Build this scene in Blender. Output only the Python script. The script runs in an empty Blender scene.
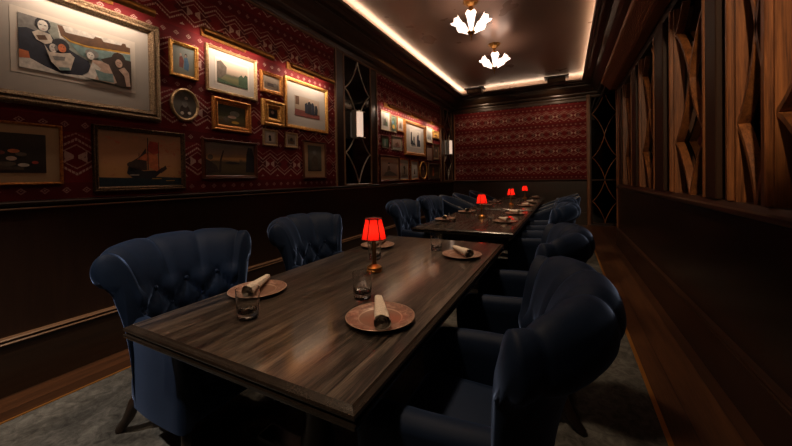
import bpy, bmesh, math, random
from mathutils import Vector, Matrix
random.seed(7)
PI = math.pi
D = math.radians
SC = bpy.context.scene
COL = SC.collection

# ------------------------------------------------------------------ helpers
class MB:
    """collects shapes with material slots, then links them as ONE mesh object"""
    def __init__(self):
        self.bm = bmesh.new(); self.mi = 0
    def face(self, vs):
        try:
            f = self.bm.faces.new(vs); f.material_index = self.mi; return f
        except ValueError:
            return None
    def box(self, x0, x1, y0, y1, z0, z1, bev=0.0, seg=2):
        if bev:
            t = bmesh.new()
            bmesh.ops.create_cube(t, size=1)
            for v in t.verts:
                v.co = Vector(((x0+x1)/2+v.co.x*(x1-x0), (y0+y1)/2+v.co.y*(y1-y0), (z0+z1)/2+v.co.z*(z1-z0)))
            bmesh.ops.bevel(t, geom=t.edges[:]+t.verts[:], offset=bev, segments=seg, profile=.5, affect='EDGES')
            self.absorb(t)
        else:
            v = [self.bm.verts.new(p) for p in ((x0,y0,z0),(x1,y0,z0),(x1,y1,z0),(x0,y1,z0),(x0,y0,z1),(x1,y0,z1),(x1,y1,z1),(x0,y1,z1))]
            for f in ((0,3,2,1),(4,5,6,7),(0,1,5,4),(1,2,6,5),(2,3,7,6),(3,0,4,7)):
                self.face([v[i] for i in f])
        return self
    def absorb(self, t, M=None):
        mp = {}
        for v in t.verts:
            mp[v] = self.bm.verts.new(M @ v.co if M else v.co)
        for f in t.faces:
            self.face([mp[v] for v in f.verts])
        t.free()
    def rings(self, rings, closed=True, cap0=True, cap1=True):
        """loft a list of rings of points"""
        R = [[self.bm.verts.new(p) for p in r] for r in rings]
        n = len(R[0])
        for a, b in zip(R[:-1], R[1:]):
            for i in range(n if closed else n-1):
                j = (i+1) % n
                self.face([a[i], a[j], b[j], b[i]])
        if cap0 and closed: self.face(R[0][::-1])
        if cap1 and closed: self.face(R[-1])
        return R
    def lathe(self, prof, c=(0,0,0), n=32, cap0=True, cap1=True, M=None, wob=None):
        rings = []
        for k, (r, z) in enumerate(prof):
            rg = []
            for i in range(n):
                a = 2*PI*i/n
                rr = r*(wob(a, k) if wob else 1)
                p = Vector((rr*math.cos(a), rr*math.sin(a), z))
                if M: p = M @ p
                rg.append(p+Vector(c))
            rings.append(rg)
        self.rings(rings, True, cap0, cap1); return self
    def tube(self, path, r, n=8, caps=True):
        P = [Vector(p) for p in path]; rings = []
        up = Vector((0,0,1)); prev = None
        for i, p in enumerate(P):
            d = (P[min(i+1,len(P)-1)]-P[max(i-1,0)]).normalized()
            if prev is None:
                s = d.cross(up)
                if s.length < 1e-4: s = d.cross(Vector((1,0,0)))
            else:
                s = prev - d*prev.dot(d)
            s.normalize(); prev = s; u = s.cross(d)
            rr = r[i] if isinstance(r, (list, tuple)) else r
            rings.append([p+(s*math.cos(2*PI*k/n)+u*math.sin(2*PI*k/n))*rr for k in range(n)])
        self.rings(rings, True, caps, caps); return self
    def ribbon(self, path, w, d, side):
        """bar of rectangular section along path; side = direction of the depth d"""
        P = [Vector(p) for p in path]; S = Vector(side); rings = []
        for i, p in enumerate(P):
            t = (P[min(i+1,len(P)-1)]-P[max(i-1,0)]).normalized()
            nrm = t.cross(S).normalized()
            rings.append([p-nrm*w/2, p+nrm*w/2, p+nrm*w/2+S*d, p-nrm*w/2+S*d])
        self.rings(rings); return self
    def prism_y(self, prof, y0, y1):
        self.rings([[(x,y0,z) for x,z in prof],[(x,y1,z) for x,z in prof]]); return self
    def prism_x(self, prof, x0, x1):
        self.rings([[(x0,y,z) for y,z in prof],[(x1,y,z) for y,z in prof]]); return self
    def poly(self, pts):
        self.face([self.bm.verts.new(p) for p in pts]); return self
    def build(self, name, mat, parent=None, smooth=False, loc=None, angle=None, **tags):
        bmesh.ops.recalc_face_normals(self.bm, faces=self.bm.faces[:])
        me = bpy.data.meshes.new(name); self.bm.to_mesh(me); self.bm.free()
        for m in (mat if isinstance(mat, (list, tuple)) else [mat]): me.materials.append(m)
        if smooth:
            for p in me.polygons: p.use_smooth = True
            if angle: me.set_sharp_from_angle(angle=math.radians(angle))
        o = bpy.data.objects.new(name, me); COL.objects.link(o)
        if parent: o.parent = parent
        if loc: o.location = loc
        for k, v in tags.items(): o[k] = v
        return o

def thing(name, label, cat, loc=(0,0,0), rz=0, group=None):
    o = bpy.data.objects.new(name, None); COL.objects.link(o)
    o.location = loc; o.rotation_euler = (0,0,rz); o.empty_display_size = .05
    o['label'] = label; o['category'] = cat
    if group: o['group'] = group
    return o
def dup(root, loc, rz, label, group=None):
    def cp(o, parent):
        c = o.copy(); COL.objects.link(c)
        if parent: c.parent = parent
        for ch in kids.get(o.name, []): cp(ch, c)
        return c
    kids = {}
    for o in COL.objects:
        if o.parent: kids.setdefault(o.parent.name, []).append(o)
    r = cp(root, None); r.location = loc; r.rotation_euler = (0,0,rz); r['label'] = label
    if group: r['group'] = group
    return r

# ------------------------------------------------------------------ materials
class NT:
    def __init__(self, name):
        self.m = bpy.data.materials.new(name); self.m.use_nodes = True
        self.t = self.m.node_tree; self.n = self.t.nodes; self.b = self.n['Principled BSDF']
        self.out = self.n['Material Output']
    def link(self, a, b): self.t.links.new(a, b)
    def put(self, sock, v):
        if hasattr(v, 'is_linked') or hasattr(v, 'links'): self.link(v, sock)
        else: sock.default_value = v
    def math(self, op, a, b=0.0, c=0.0):
        n = self.n.new('ShaderNodeMath'); n.operation = op
        for i, v in enumerate((a, b, c)):
            self.put(n.inputs[i], v)
        return n.outputs[0]
    def coord(self, kind='Object'):
        return self.n.new('ShaderNodeTexCoord').outputs[kind]
    def mapping(self, vec, sc=(1,1,1), loc=(0,0,0), rot=(0,0,0)):
        n = self.n.new('ShaderNodeMapping'); self.link(vec, n.inputs[0])
        n.inputs['Scale'].default_value = sc; n.inputs['Location'].default_value = loc; n.inputs['Rotation'].default_value = rot
        return n.outputs[0]
    def sep(self, v):
        n = self.n.new('ShaderNodeSeparateXYZ'); self.link(v, n.inputs[0]); return n.outputs
    def comb(self, x, y, z):
        n = self.n.new('ShaderNodeCombineXYZ')
        for i, v in enumerate((x,y,z)): self.put(n.inputs[i], v)
        return n.outputs[0]
    def noise(self, vec, scale, detail=3, rough=.5, out='Fac', dist=0.0):
        n = self.n.new('ShaderNodeTexNoise'); self.link(vec, n.inputs['Vector'])
        n.inputs['Scale'].default_value = scale; n.inputs['Detail'].default_value = detail
        n.inputs['Roughness'].default_value = rough; n.inputs['Distortion'].default_value = dist
        return n.outputs[out]
    def voro(self, vec, scale, out='Distance', feature='F1'):
        n = self.n.new('ShaderNodeTexVoronoi'); n.feature = feature; self.link(vec, n.inputs['Vector'])
        n.inputs['Scale'].default_value = scale
        return n.outputs[out]
    def ramp(self, fac, stops, interp='LINEAR'):
        n = self.n.new('ShaderNodeValToRGB'); self.link(fac, n.inputs[0]); cr = n.color_ramp; cr.interpolation = interp
        while len(cr.elements) < len(stops): cr.elements.new(.5)
        for e, (p, c) in zip(cr.elements, stops): e.position = p; e.color = (*c, 1)
        return n.outputs[0]
    def mix(self, fac, a, b):
        n = self.n.new('ShaderNodeMix'); n.data_type = 'RGBA'
        self.put(n.inputs[0], fac)
        self.put(n.inputs[6], a if hasattr(a,'links') else (*a,1)); self.put(n.inputs[7], b if hasattr(b,'links') else (*b,1))
        return n.outputs[2]
    def bump(self, h, strength=.3, dist=.01):
        n = self.n.new('ShaderNodeBump'); self.link(h, n.inputs['Height'])
        n.inputs['Strength'].default_value = strength; n.inputs['Distance'].default_value = dist
        self.link(n.outputs[0], self.b.inputs['Normal'])
    def set(self, **k):
        for a, v in k.items():
            s = self.b.inputs[a.replace('_', ' ')]
            if isinstance(v, tuple) and len(v) == 3: v = (*v, 1)
            self.put(s, v)
        return self.m

def simple(name, col, rough=.5, metal=0.0, bumpscale=0, bump=.2, **k):
    t = NT(name)
    if bumpscale:
        c = t.coord(); f = t.noise(c, bumpscale, 3)
        t.bump(f, bump, .004)
        base = t.mix(t.math('MULTIPLY_ADD', f, 2.2, -.6), tuple(v*.72 for v in col), tuple(min(1, v*1.28) for v in col))
        return t.set(Base_Color=base, Roughness=rough, Metallic=metal, **k)
    return t.set(Base_Color=col, Roughness=rough, Metallic=metal, **k)

def wood(name, dark, light, axis='Z', scale=1.0, rough=.4, planks=None, contrast=(.3,.7), bump=.12, spec=.5, coat=0.0):
    t = NT(name); c = t.coord()
    sc = {'Z':(14,14,.9), 'Y':(14,.9,14), 'X':(.9,14,14)}[axis]
    m = t.mapping(c, tuple(s*scale for s in sc))
    f = t.noise(m, 1.6, 6, .62, dist=.6)
    fine = t.noise(t.mapping(c, tuple(s*scale*(6 if s > 1 else 3) for s in sc)), 2.2, 4, .65)
    g = t.math('ADD', t.math('MULTIPLY', f, .58), t.math('MULTIPLY', fine, .42))
    col = t.ramp(g, [(contrast[0], dark), (contrast[1], light)])
    if planks:                                   # plank width along X, planks running along Y
        s = t.sep(c); u = t.math('DIVIDE', s[0], planks)
        idx = t.math('FLOOR', u)
        w = t.n.new('ShaderNodeTexWhiteNoise'); w.noise_dimensions = '1D'; t.link(idx, w.inputs['W'])
        k = t.math('MULTIPLY_ADD', w.outputs['Value'], .55, .7)
        n = t.n.new('ShaderNodeVectorMath'); n.operation = 'SCALE'; t.link(col, n.inputs[0]); t.link(k, n.inputs['Scale'])
        fr = t.math('ABSOLUTE', t.math('SUBTRACT', t.math('FRACT', u), .5))
        seam = t.math('GREATER_THAN', fr, .488)
        col = t.mix(seam, n.outputs[0], tuple(v*.25 for v in dark))
    t.bump(g, bump, .004)
    return t.set(Base_Color=col, Roughness=rough, Specular_IOR_Level=spec, Coat_Weight=coat, Coat_Roughness=.12, Coat_IOR=1.5+.3*coat)

def emit(name, col, strength):
    t = NT(name)
    return t.set(Base_Color=col, Emission_Color=col, Emission_Strength=strength)

W_DADO = wood('dark_panel_wood', (.016,.0075,.0045), (.034,.0155,.0088), 'Z', rough=.36)
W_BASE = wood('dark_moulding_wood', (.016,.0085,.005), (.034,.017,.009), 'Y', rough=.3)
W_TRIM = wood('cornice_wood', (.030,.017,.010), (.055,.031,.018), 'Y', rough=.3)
W_EDGE = wood('pale_moulding_edge', (.16,.085,.045), (.25,.14,.075), 'Y', rough=.3)  # paler brown than the moulding wood next to it
W_POST = wood('lit_orange_walnut', (.055,.017,.006), (.36,.135,.040), 'Z', rough=.42, contrast=(.36,.68))  # orange light falling on stiles and lattice is put into this colour
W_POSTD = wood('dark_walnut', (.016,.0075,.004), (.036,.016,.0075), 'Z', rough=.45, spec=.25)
W_SILL = wood('sill_walnut', (.030,.014,.008), (.06,.028,.014), 'Y', rough=.35)
W_CROWN = wood('lit_crown_walnut', (.26,.115,.055), (.46,.215,.105), 'Y', rough=.42)  # light on the crown's underside is put into this brighter colour
W_RDADO = wood('right_panel_wood', (.018,.008,.0046), (.036,.0165,.009), 'Z', rough=.26)
W_TABLE = wood('limed_dark_oak', (.0055,.0042,.0036), (.145,.110,.086), 'Y', scale=1.7, rough=.32, planks=.215, contrast=(.445,.64), bump=.4, coat=1.0)
W_TEDGE = wood('table_edge_oak', (.008,.006,.005), (.028,.021,.017), 'Y', rough=.25)
W_LEG = wood('dark_stained_leg', (.012,.007,.005), (.03,.016,.010), 'Z', rough=.35)
W_FLOOR = wood('floor_boards', (.024,.010,.0048), (.105,.041,.016), 'Y', scale=.8, rough=.4, planks=.19, contrast=(.32,.72), bump=.1)

def carpet():
    t = NT('distressed_grey_carpet'); c = t.coord()
    a = t.noise(c, 2.2, 6, .65, dist=1.2); b = t.noise(c, 17, 5, .7, dist=.8); d = t.noise(c, 160, 2, .6)
    g = t.math('ADD', t.math('MULTIPLY', a, .5), t.math('MULTIPLY', b, .5))
    col = t.ramp(g, [(.36,(.030,.030,.029)), (.50,(.088,.087,.082)), (.64,(.172,.170,.160))])
    t.bump(d, .5, .006)
    return t.set(Base_Color=col, Roughness=.95, Specular_IOR_Level=.15)
M_CARPET = carpet()

def wallpaper():
    """red ikat: rows of stepped zigzags, bead rows and bow-ties woven in cream on maroon"""
    t = NT('red_ikat_wallpaper'); s = t.sep(t.coord())
    u = t.math('ADD', s[0], s[1]); z = s[2]
    wob = t.math('MULTIPLY', t.math('SUBTRACT', t.noise(t.coord(), 60, 2), .5), .010)
    us = t.math('SNAP', u, .006); 
    u2 = t.math('ADD', u, wob); z2 = t.math('ADD', z, wob)
    P, Q = .215, .46
    def tri(x, p, off=0.0):                      # 0..1..0
        return t.math('MULTIPLY', t.math('ABSOLUTE', t.math('SUBTRACT', t.math('FRACT', t.math('ADD', t.math('DIVIDE', x, p), off+50)), .5)), 2)
    v = t.math('MULTIPLY', t.math('FRACT', t.math('ADD', t.math('DIVIDE', z2, Q), .12)), Q)
    ts = tri(us, P)
    def band(x, w): return t.math('LESS_THAN', t.math('ABSOLUTE', x), w)
    def zig(v0, A, w, w2=None):
        return band(t.math('SUBTRACT', v, t.math('MULTIPLY_ADD', ts, A, v0)), w)
    mx = lambda a, b: t.math('MAXIMUM', a, b)
    dash = t.math('GREATER_THAN', t.math('FRACT', t.math('DIVIDE', u, .019)), .22)
    cream = t.math('MULTIPLY', mx(zig(.035, .075, .0085), zig(.245, -.0, .0)), dash)
    cream = mx(cream, t.math('MULTIPLY', zig(.285, -.075, .0085), dash))
    cream = mx(cream, t.math('MULTIPLY', zig(.075, .075, .005), .7)); cream = mx(cream, t.math('MULTIPLY', zig(.245, -.075, .005), .7))
    cream = mx(cream, t.math('MULTIPLY', t.math('MULTIPLY', zig(.325, -.06, .006), dash), .6))
    # bead row: small diamonds outlined, with dots between
    du = t.math('MULTIPLY', tri(u2, P/2), P/4); dv = t.math('ABSOLUTE', t.math('SUBTRACT', v, .385))
    dd = t.math('ADD', du, t.math('MULTIPLY', dv, 1.1))
    cream = mx(cream, t.math('MULTIPLY', band(t.math('SUBTRACT', dd, .019), .0055), .55))
    cream = mx(cream, t.math('LESS_THAN', dd, .006))
    # little caps in the zigzag valleys
    du3 = t.math('MULTIPLY', tri(u2, P, .5), P/2); dv3 = t.math('SUBTRACT', v, .018)
    cap = t.math('MULTIPLY', t.math('LESS_THAN', t.math('ADD', du3, dv3), .022), t.math('GREATER_THAN', dv3, 0.0))
    cream = mx(cream, cap)
    # bow-ties in the middle band, every other repeat
    bu = t.math('MULTIPLY', tri(u2, P*2, .25), P); bv = t.math('ABSOLUTE', t.math('SUBTRACT', v, .16))
    bow = t.math('MULTIPLY', t.math('LESS_THAN', bu, .062), t.math('LESS_THAN', bv, t.math('MULTIPLY_ADD', bu, .62, .004)))
    bow = t.math('MULTIPLY', bow, t.math('GREATER_THAN', bu, .012))
    cream = mx(cream, bow)
    worn = t.math('GREATER_THAN', t.noise(t.coord(), 90, 2, .6), .36)
    cream = t.math('MULTIPLY', cream, worn)
    # ground: brighter red inside the zigzag field, dark maroon in lozenges
    lo = t.math('LESS_THAN', t.math('ADD', t.math('MULTIPLY', tri(u2, P, .5), P/2), t.math('ABSOLUTE', t.math('SUBTRACT', v, .16))), .07)
    ground = t.mix(lo, (.19,.010,.011), (.05,.0045,.006))
    rowd = t.math('LESS_THAN', t.math('ABSOLUTE', t.math('SUBTRACT', v, .385)), .052)
    ground = t.mix(rowd, ground, (.10,.006,.0075))
    ground = t.mix(t.noise(t.coord(), 35, 3), ground, (.13,.007,.008))
    col = t.mix(t.math('MULTIPLY', cream, .9), ground, (.54,.36,.30))
    t.bump(t.noise(t.coord(), 300, 2), .25, .003)
    return t.set(Base_Color=col, Roughness=.75, Specular_IOR_Level=.25)
M_PAPER = wallpaper()

def velvet():
    t = NT('navy_velvet'); c = t.coord()
    f = t.noise(c, 9, 4, .6); fine = t.noise(c, 420, 2)
    col = t.mix(f, (.0032,.0085,.024), (.0075,.0165,.041))
    t.bump(fine, .15, .002)
    return t.set(Base_Color=col, Roughness=.6, Specular_IOR_Level=.12, Sheen_Weight=.72, Sheen_Roughness=.30, Sheen_Tint=(.30,.48,1.0))
M_VELVET = velvet()
M_PIPING = simple('navy_piping', (.05,.065,.09), .5, Sheen_Weight=.6)

def ceiling_mat():
    t = NT('dark_bronze_lacquer'); c = t.coord()
    a = t.noise(t.mapping(c, (1.1,.5,1)), 1.1, 2, .5, dist=.4)
    col = t.ramp(a, [(.25,(.28,.195,.15)), (.52,(.34,.245,.19)), (.80,(.42,.28,.20))])
    r = t.math('MULTIPLY_ADD', t.noise(c, 2, 2), .10, .24)
    return t.set(Base_Color=col, Roughness=r, Metallic=.15, Specular_IOR_Level=.8)
M_CEIL = ceiling_mat()

def gilt(name, a, b, rough=.38, scale=60, bump=.5):
    t = NT(name); c = t.coord(); f = t.noise(c, scale, 4, .65); g = t.voro(c, scale*1.2)
    t.bump(t.math('ADD', f, g), bump, .006)
    return t.set(Base_Color=t.ramp(f, [(.35, a), (.65, b)]), Roughness=rough, Metallic=.75)
G_BRIGHT = gilt('bright_gilt', (.38,.17,.035), (.80,.44,.12))
G_DARK = gilt('antique_gilt', (.09,.058,.032), (.36,.25,.145), .42, 110, 1.0)
G_ORANGE = gilt('orange_gilt', (.34,.12,.03), (.72,.32,.08))
G_PALE = gilt('pale_gilt', (.34,.22,.11), (.62,.44,.24), .42)
G_WOOD = wood('mahogany_frame', (.06,.018,.010), (.15,.045,.020), 'Y', rough=.32)
G_BLACK = gilt('black_gilt', (.035,.022,.014), (.20,.12,.06), .4, 80, .7)
M_BRASS = simple('aged_brass', (.55,.27,.075), .3, .9, 30, .1)
M_BRASSD = simple('dark_bronze_metal', (.05,.03,.018), .35, .8)
M_BRASSS = simple('tarnished_brass', (.30,.17,.06), .32, .85)
M_BRASSB = simple('polished_brass_strip', (.50,.22,.055), .35, .6)
M_LEAD = simple('pewter_leading', (.55,.50,.42), .3, .9)
M_MIRROR = simple('smoked_mirror', (.035,.034,.032), .06, 1.0)
M_MAT = simple('cream_mount', (.46,.42,.36), .85)
M_MATT = simple('tan_mount', (.46,.30,.16), .85)
M_MATG = simple('grey_mount', (.42,.37,.30), .85)
M_PAPERW = simple('print_paper', (.60,.54,.45), .8)
M_BACK = simple('backing_board', (.05,.03,.02), .8)
M_BLACK = simple('black_housing', (.010,.010,.011), .4)
M_NAPKIN = simple('grey_linen', (.60,.52,.44), .9, 0, 220, .25)
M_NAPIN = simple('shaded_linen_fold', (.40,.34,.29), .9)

def glass(name='tumbler_glass'):
    t = NT(name); c = t.coord(); z = t.sep(c)[2]
    low = t.math('LESS_THAN', z, .046)
    t.bump(t.math('MULTIPLY', t.voro(c, 70), low), .30, .006)
    return t.set(Base_Color=(.98,.985,.985), Roughness=.015, Transmission_Weight=1.0, IOR=1.5)
M_GLASS = glass()

def plate_mat():
    t = NT('copper_pink_china'); c = t.coord(); s = t.sep(c)
    r = t.math('POWER', t.math('ADD', t.math('MULTIPLY', s[0], s[0]), t.math('MULTIPLY', s[1], s[1])), .5)
    f = t.noise(c, 26, 5, .7, dist=1.5)
    pat = t.ramp(f, [(.38,(.16,.085,.066)), (.54,(.30,.165,.125)), (.66,(.44,.30,.24))])
    plain = (.24,.135,.10)
    rim = t.math('GREATER_THAN', r, .083)
    col = t.mix(rim, plain, pat)
    line = t.math('LESS_THAN', t.math('ABSOLUTE', t.math('SUBTRACT', r, .084)), .0022)
    col = t.mix(line, col, (.46,.32,.25))
    edge = t.math('GREATER_THAN', r, .131)
    col = t.mix(edge, col, (.42,.28,.21))
    return t.set(Base_Color=col, Roughness=.28, Metallic=.15)
M_PLATE = plate_mat()

def shade_red():
    t = NT('red_silk_shade'); n = t.n
    tr = n.new('ShaderNodeBsdfTranslucent'); tr.inputs[0].default_value = (.92,.020,.012,1)
    df = n.new('ShaderNodeBsdfDiffuse'); df.inputs[0].default_value = (.45,.012,.010,1)
    mx = n.new('ShaderNodeMixShader'); mx.inputs[0].default_value = .7
    t.link(df.outputs[0], mx.inputs[1]); t.link(tr.outputs[0], mx.inputs[2]); t.link(mx.outputs[0], t.out.inputs['Surface'])
    return t.m
M_RSHADE = shade_red()
M_REDTRIM = simple('dark_red_braid', (.06,.004,.004), .7)
M_TULIP = emit('frosted_tulip_glass', (1.0,.76,.62), 2.4)
M_SCONCE = emit('alabaster_shade', (1.0,.72,.54), .62)
M_LED = emit('warm_led_tape', (1.0,.68,.46), 10.0)
M_TUBE = emit('picture_light_bulb', (1.0,.66,.38), 8.0)

def flat(name, c, rough=.7, **k): return simple('ink_'+name, c, rough, 0.0, 34, .05, **k)
INK = {n: flat(n, c) for n, c in dict(
    black=(.012,.013,.017), navy=(.016,.020,.034), cream=(.58,.50,.40), white=(.66,.62,.54), teal=(.17,.26,.24), brown=(.12,.055,.022),
    darkbrown=(.04,.022,.014), ochre=(.55,.30,.035), orange=(.55,.15,.05), sage=(.26,.28,.23), skin=(.50,.34,.25), red=(.40,.05,.025),
    sea=(.006,.022,.032), blue=(.06,.15,.26), green=(.035,.07,.03), grey=(.20,.19,.17), dull=(.10,.075,.05), wine=(.20,.05,.035)).items()}

def painting(name, stops, scale=4, seed=0.0, amount=.35, blob=None, coat=.6):
    """an oil painting's colours: bands up the canvas broken by brushwork"""
    t = NT(name); g = t.coord('Generated'); s = t.sep(g)
    v = t.comb(t.math('ADD', s[1], seed), s[2], seed)
    n = t.noise(v, scale, 6, .65, dist=.8)
    h = t.math('ADD', s[2], t.math('MULTIPLY', t.math('SUBTRACT', n, .5), amount))
    col = t.ramp(h, stops)
    if blob:
        c2, lo = blob
        m = t.noise(v, scale*1.7, 5, .7, dist=1.0)
        k = t.math('GREATER_THAN', m, lo)
        col = t.mix(k, col, c2)
    return t.set(Base_Color=col, Roughness=.45, Coat_Weight=coat, Coat_Roughness=.05)

# ------------------------------------------------------------------ room dimensions
XL, XR, YB, YF, ZC = -3.08, .86, 9.8, -2.6, 3.75
XP = 2.3                       # far side of the passage at the back right
YE = 7.22                      # end of the right-hand partition
TT = .75

def struct(name, mb, mat, parent=None, **k):
    o = mb.build(name, mat, parent, **k)
    if not parent: o['kind'] = 'structure'
    return o

m = MB(); m.box(XL-.1, XP+.1, YF-.1, YB+.1, -.12, 0.0); floor = struct('floor', m, W_FLOOR)
m = MB(); m.box(XL-.1, XP+.1, YF-.1, YB+.1, ZC, ZC+.1); struct('ceiling', m, M_CEIL)

# carpet and the brass strips along its edges
m = MB(); m.box(-2.70, .425, YF+.25, 7.6, 0, .010)
rug = m.build('carpet', M_CARPET); rug['label'] = 'distressed grey carpet running under the dining tables'; rug['category'] = 'carpet'
m = MB(); m.box(-.012, .012, 0, 1, 0, .013)
st = m.build('edging_strip', M_BRASSB); st.scale = (1, 7.6-YF-.25, 1); st.location = (.437, YF+.25, 0)
st['label'] = 'thin orange brass strip on the carpet edge beside the lattice partition'; st['category'] = 'trim'; st['group'] = 'carpet edge strips'
c = st.copy(); COL.objects.link(c); c.location = (-2.712, YF+.25, 0); c.scale = (.6, 7.6-YF-.25, 1)
c['label'] = 'thin orange brass strip on the carpet edge beside the picture wall'

# ---- left wall
m = MB(); m.box(XL-.1, XL, YF, YB, 0, ZC); wl = struct('wall_left', m, W_DADO)
def paper_left(y0, y1):
    q = MB(); q.box(XL, XL+.006, y0, y1, 1.19, 3.27); q.build('wallpaper', M_PAPER, wl)
paper_left(YF, 4.0); paper_left(5.21, 8.70)
# dado panels (flat raised fields), baseboard and its double cap
q = MB(); q.box(XL, XL+.030, YF, YB, 0, .315); struct('baseboard_left', q, W_BASE)
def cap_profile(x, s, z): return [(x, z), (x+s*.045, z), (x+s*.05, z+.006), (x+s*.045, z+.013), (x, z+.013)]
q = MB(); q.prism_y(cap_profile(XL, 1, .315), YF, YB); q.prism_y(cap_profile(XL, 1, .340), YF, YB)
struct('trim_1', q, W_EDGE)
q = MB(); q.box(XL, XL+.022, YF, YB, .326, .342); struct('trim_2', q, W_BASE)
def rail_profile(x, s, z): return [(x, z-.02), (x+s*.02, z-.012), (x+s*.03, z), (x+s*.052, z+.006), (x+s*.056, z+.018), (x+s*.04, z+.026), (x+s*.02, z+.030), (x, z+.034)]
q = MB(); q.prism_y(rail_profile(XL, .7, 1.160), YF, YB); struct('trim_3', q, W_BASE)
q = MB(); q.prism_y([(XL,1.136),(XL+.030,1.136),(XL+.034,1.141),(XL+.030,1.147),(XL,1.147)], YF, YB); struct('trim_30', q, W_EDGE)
# pilaster mouldings either side of the wallpaper fields
def stile(y0, y1, name):
    q = MB(); q.box(XL, XL+.022, y0, y1, 1.19, 3.27, .004, 1); struct(name, q, W_BASE)
stile(4.0, 4.19, 'trim_4'); stile(5.01, 5.20, 'trim_5'); stile(8.71, 8.93, 'trim_6'); stile(9.70, 9.80, 'trim_7')
for k, (y, ) in enumerate(((4.0,), (5.205,), (8.705,))):
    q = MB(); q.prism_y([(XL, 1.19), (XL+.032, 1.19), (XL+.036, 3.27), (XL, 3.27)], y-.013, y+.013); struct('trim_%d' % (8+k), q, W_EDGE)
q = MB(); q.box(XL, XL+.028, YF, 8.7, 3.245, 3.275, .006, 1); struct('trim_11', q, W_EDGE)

# ---- back wall
m = MB(); m.box(XL-.1, XP+.1, YB, YB+.1, 0, ZC); wb = struct('wall_back', m, W_DADO)
q = MB(); q.box(-2.985, .50, YB-.006, YB, 1.19, 3.20); q.build('wallpaper', M_PAPER, wb)
q = MB(); q.box(XL, .52, YB-.03, YB, 0, .315); struct('baseboard_back', q, W_BASE)
q = MB(); q.prism_x([(YB, 1.13), (YB-.03, 1.15), (YB-.05, 1.165), (YB-.04, 1.185), (YB, 1.19)], XL, .52); struct('trim_12', q, W_SILL)
q = MB(); q.box(-3.02, -2.985, YB-.035, YB, 1.19, 3.24, .006, 1); struct('trim_13', q, W_CROWN)
q = MB(); q.box(.50, .575, YB-.09, YB, .0, 3.42, .008, 1); struct('trim_14', q, W_POST)
q = MB(); q.box(-3.02, .50, YB-.035, YB, 3.20, 3.27, .006, 1); struct('trim_15', q, W_TRIM)

# ---- near wall (behind the viewer) and the passage's far wall
m = MB(); m.box(XL-.1, XP+.1, YF-.1, YF, 0, ZC); struct('wall_front', m, W_DADO)
m = MB(); m.box(XP, XP+.1, YF, YB, 0, ZC); struct('wall_passage', m, W_RDADO)

# ---- cornice: one mitred ring round the room
def ring(prof, x0, x1, y0, y1, close=True):
    q = MB(); rings = []
    for d, z in prof:
        rings.append([(x0+d, y0+d, z), (x1-d, y0+d, z), (x1-d, y1-d, z), (x0+d, y1-d, z)])
    if close: rings.append(rings[0])
    q.rings(rings, True, False, False); return q
corn = [(0,3.27),(.035,3.27),(.045,3.30),(.045,3.33),(.11,3.345),(.125,3.375),(.125,3.40),(.15,3.41),(.19,3.43),(.235,3.465),(.27,3.51),(.285,3.53),(.30,3.53),(.30,3.555),
        (.37,3.565),(.40,3.59),(.40,3.605),(.455,3.615),(.47,3.63),(.47,3.668),(.457,3.668),(.452,3.622),(.42,3.600),(0,3.600)]
struct('trim_16', ring(corn, XL, XR, YF, YB), W_TRIM)
led = ring([(.360,3.601),(.395,3.601),(.395,3.682),(.360,3.682)], XL, XR, YF, YB).build('cove_light', M_LED)
led['label'] = 'warm cove light strip glowing around the ceiling edge above the cornice'; led['category'] = 'light'

# ---- right-hand partition with its lattice windows
Z0, Z1 = 1.13, 2.76
m = MB(); m.box(XR, XR+.20, YF, YE, 0, 1.06); wr = struct('wall_right', m, W_RDADO)
q = MB(); q.box(XR, XR+.20, YF, YE, 2.76, 3.30); q.build('frieze', W_POSTD, wr)
q = MB(); q.box(XR+.06, XR+.20, YF, YB, 3.30, ZC); q.build('bulkhead', W_TRIM, wr)
q = MB(); q.box(XR-.030, XR, YF, YE, 0, .285); struct('baseboard_right', q, W_RDADO)
q = MB(); q.prism_y(cap_profile(XR, -.8, .285), YF, YE); q.prism_y(cap_profile(XR, -.8, .308), YF, YE); struct('trim_17', q, W_SILL)
q = MB(); q.prism_y([(XR+.20,1.06),(XR-.015,1.06),(XR-.022,1.075),(XR-.022,1.09),(XR-.005,1.10),(XR+.01,1.13),(XR+.20,1.13)], YF, YE); struct('trim_18', q, W_SILL)
crown = [(XR,2.855),(XR-.10,2.855),(XR-.115,2.862)]
for i in range(9):                             # reeded slope
    a = (i+.0)/9; b = (i+.75)/9
    f = lambda t, o: (XR-.122-.115*t - o*.6, 2.872+.115*t - o)
    crown += [f(a,0), f(a+.02,.008), f(b-.02,.008), f(b,0)]
crown += [(XR-.245,2.995),(XR-.25,3.04),(XR-.22,3.05),(XR,3.06)]
q = MB(); q.prism_y(crown, YF, YE); struct('trim_19', q, W_CROWN)
# end post of the partition
q = MB(); q.box(XR-.02, XR+.20, YE, YE+.05, 0, 3.06, .006, 1); struct('trim_20', q, W_POST)

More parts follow.
